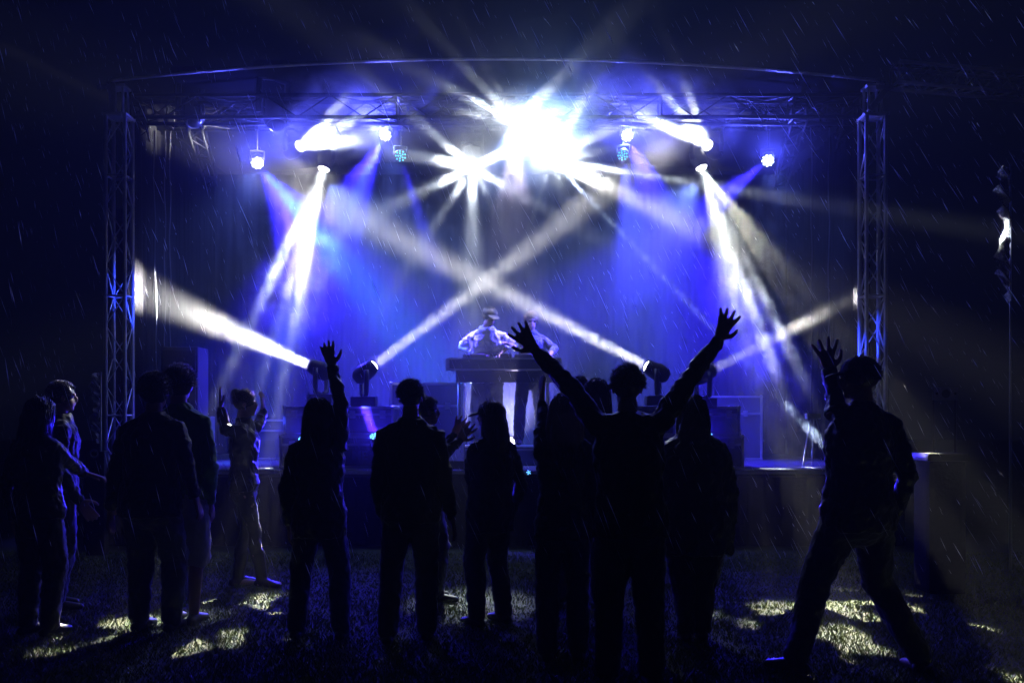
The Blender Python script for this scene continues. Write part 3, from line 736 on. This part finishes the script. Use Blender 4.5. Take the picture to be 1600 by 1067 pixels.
    if shoes:
        for i in range(2):
            mb = MB(root.location); a = an[i]; z = Uv * k
            f_ = Fv if not (legs and legs[i]) else (Fv * .8 + Rv * (.6 if i else -.6)).normalized()
            mb.limb([a - f_ * .055 * k - z * .05, a + f_ * .0 * k - z * .035, a + f_ * .09 * k - z * .045, a + f_ * .175 * k - z * .056], [(.038, .036), (.042, .052), (.05, .038), (.042, .026)], 12, hint=f_.cross(Uv))
            if boots: mb.limb([a - z * .03, a + (kn[i] - a) * .55], [(.05, .056), (.056, .06)], 12)
            remeshed(mb, 'boot' if boots else 'shoe', M['shoe'], root, .010, 2)
    # --- hair, cap
    if hair:
        hair_mesh('hair', hair[0], hc, hR, hF, hU, M[hair[1]], root, NP, hairlen, (1.22 if hair[0] == 'curly' else 1.04) * k, shag=shag)
    if cap:
        mb = MB(root.location)
        c2 = hc + hU * .045 * k - hF * .008 * k
        cm = MB(root.location).ell(c2, (.094 * k, .112 * k, .082 * k), fr).limb([c2 + hF * .09 * k - hU * .012, c2 + hF * .15 * k - hU * .020, c2 + hF * .185 * k - hU * .034], [(.075 * k, .012), (.07 * k, .009), (.045 * k, .007)], 14, hint=hR)
        o = remeshed(cm, 'cap', cap, root, .007, 2)
    return root, dict(el=el, wr=wr, hc=hc, sh=sh, k=k, Rv=Rv, Fv=Fv, S=S, L=L, an=an, kn=kn)

BK = shirt('black jersey', (.018, .018, .02)); NV = shirt('navy cotton', (.02, .025, .05)); GR = shirt('charcoal wool', (.05, .05, .055))
BL = shirt('dark rain jacket', (.02, .022, .028), .35); DN = shirt('dark denim', (.03, .035, .06)); KH = shirt('dark khaki', (.07, .06, .04))
PA = shirt('pale cotton', (.45, .43, .5)); GN = shirt('green cotton', (.10, .28, .05)); WH = shirt('white striped cotton', (.62, .6, .62), var=.1)
# the tall man with both arms spread wide, nearest the camera
person('man with tousled hair and both arms spread wide above the crowd, nearest the camera', 986, 572, 1075, 0,
       arms=[((893, 606, .02), (838, 549, .10), (-.62, .25, .78), (.15, .95, .1), 1, .50, .10), ((1068, 606, .02), (1122, 532, .10), (.42, .2, .88), (-.15, .95, .1), -1, .50, .08)],
       H=1.80, D=5.36, bulk=1.12, top_m=BK, leg_m=DN, hair=('short', 'hair_brown'), shoulder=1.0, raise_sh=(.06, .06), fine=True, shag=1.3, sleeve=.93, hem=.47)
person('person in a cap on the far right, one hand raised, legs planted wide apart', 1341, 577, 1050, R(8),
       arms=[((1307, 632, .05), (1296, 582, .12), (-.12, .15, 1), (.1, .95, 0), -1, .7, .10), None], legs=[(-.21, .10, -.36, .02), (.17, .10, .34, -.05)],
       H=1.87, top_m=BL, leg_m=DN, hair=('short', 'hair_dark'), cap=BK, bulk=1.18, head=(0, 0, R(70)), hem=.45, fine=True)
person('short haired man in a dark jacket standing square to the stage, feet together', 642, 593, 1003, 0, top_m=GR, leg_m=DN, hair=('short', 'hair_dark'), bulk=1.06, shoulder=1.06, stance=.12, hem=.46)
person('person with smooth hair and the right arm stretched straight up', 498, 622, 996, 0,
       arms=[None, ((532, 625, .02), (519, 575, .05), (-.25, .05, 1), (.1, 1, 0), -1, .35, .12)], top_m=BL, leg_m=DN, hair=('bob', 'hair_dark'), bulk=1.08, hem=.42, stance=.15, raise_sh=(0, .04))
person('man with curly hair and hanging arms on the left, blue light along his right shoulder', 234, 586, 988, R(-8), arms=[None, ((288, 712, -.02), (303, 770, .05), (.25, .2, -1), (-1, 0, 0), 0, .15, .3)],
       top_m=BK, leg_m=DN, hair=('curly', 'hair_dark'), bulk=1.2, shoulder=1.08, stance=.11,  hem=.45, shag=.7)
person('tall person with curly hair and pale shorts just behind the man on the left', 285, 572, 975, R(-5), arms=[None, None], top_m=GN, leg_m=PA, shorts=True, hair=('curly', 'hair_brown'), stance=.1, H=1.88, shag=.9)
person('person in high boots turned sideways with both hands up, clapping', 381, 590, 916, R(-80),
       arms=[((402, 668, .12), (411, 645, .30), (-.05, .1, 1), (-1, 0, .1), 0, .3, .3), ((352, 670, -.10), (346, 640, -.05), (-.1, 0, 1), (.9, .3, 0), 0, .8, .15)], top_m=BL, leg_m=BK, hair=('bun', 'hair_dark'), boots='slim', stance=.13, H=1.76,
       legs=[(-.06, .02, -.05, -.06), (.07, .10, .09, .17)])
r8, j8 = person('woman in a peaked cap turned to the left with long hair down her back', 766, 626, 976, R(35), arms=[((735, 740, .1), (742, 770, .2), (0, .5, -.3), (1, 0, 0), 0, .1, .5), None], top_m=NV, leg_m=DN, hair=('long', 'hair_brown'), cap=BK,
       head=(0, 0, R(35)), stance=.14, bulk=1.1, hairlen=.42, hem=.42, H=1.63, shag=2.0)
person('woman with long straight hair beside the man with spread arms, left hand raised', 880, 615, 1040, 0, arms=[((852, 655, .15), (847, 632, .22), (0, .05, 1), (1, .3, 0), 0, .1, .2), None], top_m=BK, leg_m=DN, hair=('long', 'hair_blond'), D=5.95, H=1.66, hairlen=.3, hem=.46, stance=.1)
person('person with rounded hair mostly hidden behind the spread left arm', 932, 590, 990, 0, top_m=BK, leg_m=BK, hair=('bob', 'hair_dark'), D=7.1, H=1.80)
person('person deeper in the crowd whose crown just shows over the spread left arm', 904, 586, 985, 0, top_m=BK, leg_m=BK, hair=('short', 'hair_brown'), D=7.7, H=1.84)
person('person in a long loose coat behind the man with spread arms, to his right', 1086, 628, 1000, R(-6), top_m=BL, leg_m=BK, hair=('long', 'hair_dark'), D=6.5, H=1.66, bulk=1.55, stance=.07, hem=.36, hood=True)
person('person with a bent head at the far left edge, blue light on the raised forearm', 60, 628, 992, R(-20), arms=[None, ((108, 722, .15), (130, 738, .30), (.9, .3, -.3), (0, 0, -1), 0, .2, .3)], top_m=BL, leg_m=BK, hair=('bob', 'hair_dark'), bulk=1.15, H=1.66, stance=.1, head=(R(-12), 0, 0))
person('person in profile deep in the dark behind the far left edge figure', 95, 592, 955, R(-60), top_m=BK, leg_m=BK, hair=('short', 'hair_dark'), D=7.6, H=1.8)
person('small person in profile, hands raised, between the broad man and the woman in the cap', 667, 618, 945, R(-70), arms=[((696, 700, .1), (708, 682, .2), (.5, 0, .9), (0, 1, 0), 0, .5, .1), ((690, 712, -.1), (716, 690, 0), (.6, 0, .8), (0, 1, 0), 0, .5, .1)], top_m=BK, leg_m=BK, hair=('short', 'hair_dark'), D=7.9, H=1.68)

# ------------------------------------------------------------------ the DJs and their desk
DJ = 12.85
GD = 'DJs working behind the desk'
person('DJ in a cap and open pale striped shirt bending over the desk', 762, 487, 705, R(180), D=DJ, base_z=1.15, H=1.82,
       arms=[((800, 532, -.02), (784, 552, -.32), (-.5, -.9, -.25), (0, 0, -1), 0, .5, .35), ((722, 540, -.05), (750, 553, -.30), (.75, -.75, -.2), (0, 0, -1), 0, .5, .35)], top_m=WH, leg_m=DN, hair=('short', 'hair_dark'), cap=NV,
       head=(R(-20), 0, R(30)), lean=.32, sleeve=.62, bulk=1.25, group=GD, eyes=True, fine=True, hem=.46, shoulder=1.05)
person('DJ in black standing upright on the right behind the desk', 829, 485, 705, R(180), D=DJ + .05, base_z=1.15, H=1.80,
       arms=[((866, 545, 0), (858, 556, -.3), (-.3, -.9, -.2), (0, 0, -1), 0, .3, .3), ((806, 543, -.05), (803, 541, -.28), (-.7, -.5, .2), (0, 0, -1), 0, .5, .3)], top_m=BK, leg_m=BK, hair=('short', 'hair_brown'), head=(R(-14), 0, R(8)), group=GD, eyes=True, fine=True, sleeve=.55)
DK = 12.35
dk = thing('dj_desk', 'long dark DJ desk with two metal edged rails', 'desk', P(785, 735, DK)); dk.location.z = .9; o = dk.location
a = P(702, 558, DK); b = P(872, 558, DK); cx_ = (a.x + b.x) / 2; wd_ = b.x - a.x
MB(o).box((cx_, DK + .25, 2.20), (wd_, .62, .13), bev=.01).build('top_case', M['case'], dk)
for z in (2.275, 2.135): MB(o).box((cx_, DK - .07, z), (wd_ + .02, .022, .022)).build('rail', M['trim'], dk)
MB(o).box((cx_ + .03, DK + .02, 2.05), (wd_ * .92, .04, .15)).build('front_panel', M['cloth'], dk)
for sx in (-1, 1):
    for sy in (0, 1): MB(o).tube([(cx_ + sx * (wd_ / 2 - .12), DK + .05 + .4 * sy, .9), (cx_ + sx * (wd_ / 2 - .12), DK + .05 + .4 * sy, 2.14)], .02, 8).build('leg', M['black'], dk, smooth=True)
for sx in (-1, 1): MB(o).box((cx_ + sx * (wd_ / 2 + .02), DK - .05, 2.2), (.05, .05, .16), bev=.01).build('corner_fitting', M['trim'], dk)
for px, lb in ((742, 'flat dark media player on the left of the DJ desk'), (822, 'flat dark media player on the right of the DJ desk')):
    p = P(px, 556, DK + .2); t = thing('media_player', lb, 'player', (p.x, DK + .2, 2.265), 'media players on the DJ desk')
    MB(t.location).box((p.x, DK + .2, 2.30), (.3, .38, .07), bev=.008).build('case', M['plastic'], t)
    MB(t.location).tube([(p.x, DK + .14, 2.335), (p.x, DK + .14, 2.347)], .09, 24).build('platter', M['trim'], t)
p = P(783, 556, DK + .2); t = thing('dj_mixer', 'small dark mixer in the middle of the DJ desk', 'mixer', (p.x, DK + .2, 2.265))
MB(t.location).box((p.x, DK + .2, 2.305), (.28, .36, .08), bev=.008).build('case', M['plastic'], t)
for i in range(4):
    for j in range(3): MB(t.location).tube([(p.x - .09 + i * .06, DK + .1 + j * .07, 2.345), (p.x - .09 + i * .06, DK + .1 + j * .07, 2.365)], .011, 8).build('knob', M['trim'], t)
# riser under the DJs
t = thing('riser', 'low black riser the DJs stand on', 'riser', P(790, 735, 12.9)); t.location.z = .9
MB(t.location).box((t.location.x, 12.98, 1.02), (2.4, 1.2, .24), bev=.005).build('platform', M['deck'], t)
MB(t.location).box((t.location.x, 12.37, 1.11), (2.4, .015, .03)).build('edge', M['trim'], t)

# ------------------------------------------------------------------ flight cases, speakers and small stage gear
def text_mesh(s, size, m, parent, loc, org, name='lettering'):
    cu = bpy.data.curves.new('t', 'FONT'); cu.body = s; cu.size = size; cu.extrude = .002; cu.align_x = 'CENTER'; cu.align_y = 'CENTER'; cu.offset = .004
    o = bpy.data.objects.new('t', cu); C.objects.link(o)
    me = bpy.data.meshes.new_from_object(o.evaluated_get(bpy.context.evaluated_depsgraph_get()))
    bpy.data.objects.remove(o)
    me.transform(Matrix.Rotation(R(90), 4, 'X')); me.materials.clear()
    return put(name, me, m, parent, V(loc) - V(org))
def flight_case(label, c, size, group, text=None, ts=.1):
    t = thing('flight_case', label, 'flight case', (c[0], c[1], c[2]), group); o = t.location
    x, y, z = c; sx, sy, sz = size
    MB(o).box((x, y, z + sz / 2), (sx - .01, sy - .01, sz - .01)).build('body', M['case'], t)
    mb = MB(o)
    for a in (-1, 1):
        for b in (-1, 1):
            mb.box((x + a * sx / 2, y + b * sy / 2, z + sz / 2), (.03, .03, sz - .03)); mb.box((x, y + a * sy / 2, z + (.015 if b < 0 else sz - .015)), (sx - .03, .03, .03)); mb.box((x + a * sx / 2, y, z + (.015 if b < 0 else sz - .015)), (.03, sy - .03, .03))
    mb.build('edge_trim', M['trim'], t)
    MB(o).box((x, y - sy / 2 - .004, z + sz * .72), (sx - .03, .012, .03)).build('lid_band', M['trim'], t)
    for a in (-1, 1):
        mb = MB(o).box((x + a * sx * .3, y - sy / 2 - .012, z + sz * .72), (.07, .012, .09), bev=.004); mb.build('latch', M['trim'], t)
    mb = MB(o).box((x, y - sy / 2 - .006, z + sz * .4), (.16, .01, .1), bev=.003)
    if not text: mb.build('handle', M['black'], t)
    for a in (-1, 1):
        for b in (-1, 1):
            for q in (0, 1): MB(o).ell((x + a * sx / 2, y + b * sy / 2, z + .012 + q * (sz - .024)), .026, None, 8, 6).build('ball_corner', M['trim'], t)
    if text: text_mesh(text, ts, M['paint'], t, (x, y - sy / 2 - .012, z + sz * .38), o)
    return t
GC = 'flight cases standing on the stage'
for i, (px, lab, lab2) in enumerate(((487, 'flight case under the far left standing lamp, upper of two', 'flight case under the far left standing lamp, lower of two'), (583, 'flight case left of the desk under a standing lamp, upper of two', 'flight case with pale stencilled letters, under the lamp left of the desk'),
      (1012, 'flight case right of the desk under a standing lamp, upper of two', 'flight case right of the desk under a standing lamp, lower of two'), (1112, 'flight case under the far right standing lamp, upper of two', 'flight case under the far right standing lamp, lower of two'))):
    x = (px - 800) / 1500 * 11.95
    flight_case(lab2, (x - (.14 if i == 1 else 0), 12.1, .90), (.70, .6, .40), GC, 'ME' if i == 1 else None, .15)
    flight_case(lab, (x - (.05 if i == 1 else 0), 12.1, 1.30), (.62, .55, .36), GC)
a = P(612, 598, 12.6); b = P(722, 598, 12.6)
flight_case('wide flight case with two pale bands standing left of the DJ desk', ((a.x + b.x) / 2, 12.85, .9), (b.x - a.x, .6, a.z - .9), GC)
flight_case('long low flight case at the back of the stage on the right', (3.1, 14.6, .9), (1.2, .7, .95), GC)
flight_case('low flight case at the back of the stage on the left', (-3.6, 14.6, .9), (1.0, .7, .6), GC)
# loudspeaker on a subwoofer
p = P(279, 541, 12.6)
t = thing('subwoofer', 'dark subwoofer box under the left loudspeaker', 'subwoofer', (p.x, 12.85, .9)); o = t.location
MB(o).box((p.x, 12.85, 1.22), (.62, .6, .64), bev=.015).build('cabinet', M['black'], t); MB(o).box((p.x, 12.545, 1.22), (.54, .012, .56), bev=.004).build('grille', M['speaker'], t)
t = thing('loudspeaker', 'dark loudspeaker with rounded top corners on the left of the stage', 'loudspeaker', (p.x, 12.85, 1.54)); o = t.location
MB(o).box((p.x, 12.85, 1.54 + (p.z - 1.54) / 2), (.49, .45, p.z - 1.54), bev=.03).build('cabinet', M['black'], t)
MB(o).box((p.x, 12.62, 1.54 + (p.z - 1.54) / 2), (.43, .012, p.z - 1.64), bev=.004).build('grille', M['speaker'], t)
MB(o).tube([(p.x, 12.612, 1.72), (p.x, 12.606, 1.72)], .15, 24).build('woofer', M['plastic'], t)
# monitor wedges at the front
for px, lb in ((690, 'black wedge monitor at the stage front left of the desk'), (905, 'black wedge monitor at the stage front right of the desk')):
    x = (px - 800) / 1500 * 11.7; t = thing('monitor_wedge', lb, 'monitor', (x, 11.75, .9), 'wedge monitors on the stage'); o = t.location
    vs = [(x + a * .28, y, z) for a in (-1, 1) for y, z in ((11.55, .9), (11.55, 1.0), (11.7, 1.22), (11.98, 1.12), (11.98, .9))]
    MB(o).add(vs, [(0, 1, 2, 3, 4), (9, 8, 7, 6, 5), (0, 5, 6, 1), (1, 6, 7, 2), (2, 7, 8, 3), (3, 8, 9, 4), (4, 9, 5, 0)]).build('cabinet', M['black'], t)
    vs = [(x + a * .24, y, z) for a in (-1, 1) for y, z in ((11.735, 1.215), (11.95, 1.141), (11.952, 1.149), (11.738, 1.223))]
    MB(o).add(vs, [(0, 1, 2, 3), (7, 6, 5, 4), (0, 4, 5, 1), (2, 6, 7, 3), (1, 5, 6, 2), (0, 3, 7, 4)]).build('grille', M['speaker'], t)
# hanging cables
GH = 'thin cables hanging inside the stage'
for px, y0, y1, D, lb in ((258, 205, 600, 13.0, 'left of the pair of cables hanging above the loudspeaker'), (266, 205, 600, 13.05, 'right of the pair of cables hanging above the loudspeaker'), (240, 205, 640, 12.6, 'loose cable hanging nearest the left tower'),
        (1268, 200, 648, 12.7, 'cable hanging above the small blue lit box'), (1295, 200, 640, 13.0, 'cable hanging between the blue lit box and the right tower'), (1341, 185, 460, 12.5, 'short cable hanging beside the right tower')):
    a = P(px, y0, D); b = P(px + (6 if D == 12.6 else 0), y1, D)
    pts = [a.lerp(b, i / 12) + V((.012 * math.sin(i * 1.7 + px), 0, 0)) for i in range(13)]
    o_ = MB(a).tube(pts, .008, 6).build('hanging_cable', M['cable'], None, a, smooth=True); tag(o_, lb, 'cable', GH)
# small stand with a blue lit box
p = P(1270, 650, 11.9); t = thing('box_stand', 'small box on a splayed stand near the right tower, lit blue', 'stand', (p.x, 11.9, .9)); o = t.location
MB(o).box((p.x, 11.9, p.z), (.17, .1, .07), bev=.006).build('box', M['pale'], t)
for dx, dy in ((-.08, 0), (.1, -.1), (.03, .2)): MB(o).tube([(p.x + dx * .4, 11.9, p.z - .03), (p.x + dx * 1.6, 11.9 + dy, .9)], .009, 6).build('leg', M['alu'], t)
# flag on the far right, furled pale banner on the far left
def crumple(name, label, px0, px1, py0, py1, D, m, seed, pole):
    rnd = random.Random(seed); a = P(px1, py0, D); b = P(px1, py1, D)
    t = thing(name, label, 'flag', (a.x, D, 0)); o = t.location
    n = 60; mcols = 10; vs = []; fs = []; W = P(px1, 0, D).x - P(px0, 0, D).x
    ph = rnd.uniform(0, 6)
    for i in range(n + 1):
        u = i / n; wdt = W * (.25 + .75 * abs(math.sin(u * math.pi * 1.9 + .5))) * (1 if u < .75 else (1 - u) / .25 + .15)
        for j in range(mcols + 1):
            q = j / mcols
            vs.append((a.x - wdt * q, D + .05 * math.sin(u * 40 + q * 6 + ph) * (.3 + q) + .03 * math.sin(u * 90 + q * 11), a.z + (b.z - a.z) * u + .02 * math.sin(q * 9 + u * 30)))
    k = (n + 1) * (mcols + 1)
    vs += [(x, y + .006, z) for x, y, z in vs[:k]]
    for i in range(n):
        for j in range(mcols):
            f = (i * (mcols + 1) + j, i * (mcols + 1) + j + 1, (i + 1) * (mcols + 1) + j + 1, (i + 1) * (mcols + 1) + j)
            fs.append(f); fs.append(tuple(q + k for q in f[::-1]))
    MB(o).add(vs, fs).build('cloth', M[m], t, smooth=True)
    MB(o).tube([(a.x + .012, D, 0), (a.x + .012, D, a.z + .03)], [.016, .009], 8).build('pole', M['alu'], t, smooth=True)
    return t
crumple('flag', 'crumpled silvery flag on a thin pole at the far right', 1558, 1577, 262, 470, 9.5, 'wrap', 1, True)
crumple('flag', 'furled pale banner leaning in the dark left of the left tower', 142, 156, 585, 690, 11.0, 'pale', 5, True)
# board with a round mark and two small marks
p = P(1477, 615, 12.5); t = thing('notice_board', 'small dim board with a round mark in the dark right of the right tower', 'board', (p.x, 12.5, p.z)); o = t.location
MB(o).box((p.x, 12.5, p.z), (.33, .03, .17), bev=.004).build('panel', mat('board paint', (.22, .22, .24), .5), t)
MB(o).tube([(p.x, 12.483, p.z), (p.x, 12.478, p.z)], .055, 20).build('round_mark', M['plastic'], t)
for s in (-1, 1): MB(o).box((p.x + s * .12, 12.482, p.z), (.03, .008, .03)).build('square_mark', M['plastic'], t)
for s in (-1, 1): MB(o).tube([(p.x + s * .14, 12.52, 0), (p.x + s * .14, 12.52, p.z + .08)], .015, 6).build('post', M['black'], t)
p = P(1468, 706, 8.2); t = thing('storage_bin', 'dark round cornered bin in the shadows near the right edge', 'bin', (p.x, 8.2, 0)); o = t.location
MB(o).box((p.x, 8.2, p.z / 2 - .02), (.32, .32, p.z - .1), bev=.05).build('tub', M['cloth'], t); MB(o).box((p.x, 8.2, p.z - .04), (.36, .36, .07), bev=.03).build('lid', M['black'], t)
p = P(152, 708, 10.5); q = p.z
t = thing('cable_reel', 'small reel with a pale ring standing left of the left tower', 'cable reel', (p.x, 10.5, 0)); o = t.location
MB(o).tube([(p.x + math.cos(k * math.pi / 12) * .04, 10.42, q + math.sin(k * math.pi / 12) * .04) for k in range(25)], .008, 6).build('ring', M['trim'], t, smooth=True)
MB(o).box((p.x, 10.5, q / 2 + .02), (.2, .12, q), bev=.01).build('housing', M['plastic'], t)

# ------------------------------------------------------------------ rain
rng = np.random.default_rng(9); NR = 3700
vel = np.array([.42, -.35, -1.0]); vel /= np.linalg.norm(vel)
y = 3.2 + 10.5 * rng.random(NR) ** .8; x = (rng.random(NR) * 2 - 1) * y * .56; z = 1.5 + y * (-.16 + .60 * rng.random(NR))
c = np.stack([x, y, z], 1)
dirn = vel + rng.normal(0, .05, (NR, 3)); dirn /= np.linalg.norm(dirn, axis=1)[:, None]
ln = (.015 + .08 * rng.random(NR) ** 1.6)[:, None]; rr = (.0006 + .0016 * rng.random(NR) ** 2)[:, None]
side = np.cross(dirn, [0, 1, 0]); side /= np.linalg.norm(side, axis=1)[:, None]; s2 = np.cross(dirn, side)
vv = np.zeros((NR, 5, 3))
vv[:, 0] = c - dirn * ln; vv[:, 4] = c + dirn * ln
for k in range(3):
    q = k * 2.094; vv[:, 1 + k] = c + dirn * ln * .2 + (side * math.cos(q) + s2 * math.sin(q)) * rr
tri = np.array([[0, 1, 2], [0, 2, 3], [0, 3, 1], [4, 2, 1], [4, 3, 2], [4, 1, 3]])
idx = (np.arange(NR)[:, None, None] * 5 + tri[None]).reshape(-1)
me = bpy.data.meshes.new('rain'); me.vertices.add(NR * 5); me.vertices.foreach_set('co', vv.reshape(-1))
me.loops.add(len(idx)); me.loops.foreach_set('vertex_index', idx.astype(np.int32))
me.polygons.add(len(idx) // 3); me.polygons.foreach_set('loop_start', np.arange(0, len(idx), 3, dtype=np.int32)); me.update(); me.validate()
m = bpy.data.materials.new('rain water'); m.use_nodes = True; nt = m.node_tree; nt.nodes.clear()
o_ = nt.nodes.new('ShaderNodeOutputMaterial'); t_ = nt.nodes.new('ShaderNodeBsdfTranslucent'); d_ = nt.nodes.new('ShaderNodeBsdfDiffuse'); a_ = nt.nodes.new('ShaderNodeMixShader')
t_.inputs[0].default_value = (.8, .82, .85, 1); d_.inputs[0].default_value = (.8, .82, .85, 1)
nt.links.new(t_.outputs[0], a_.inputs[1]); nt.links.new(d_.outputs[0], a_.inputs[2]); nt.links.new(a_.outputs[0], o_.inputs[0])
g = put('rain', me, m); g['kind'] = 'stuff'; tag(g, 'rain blown from the left falling through the stage light', 'rain')
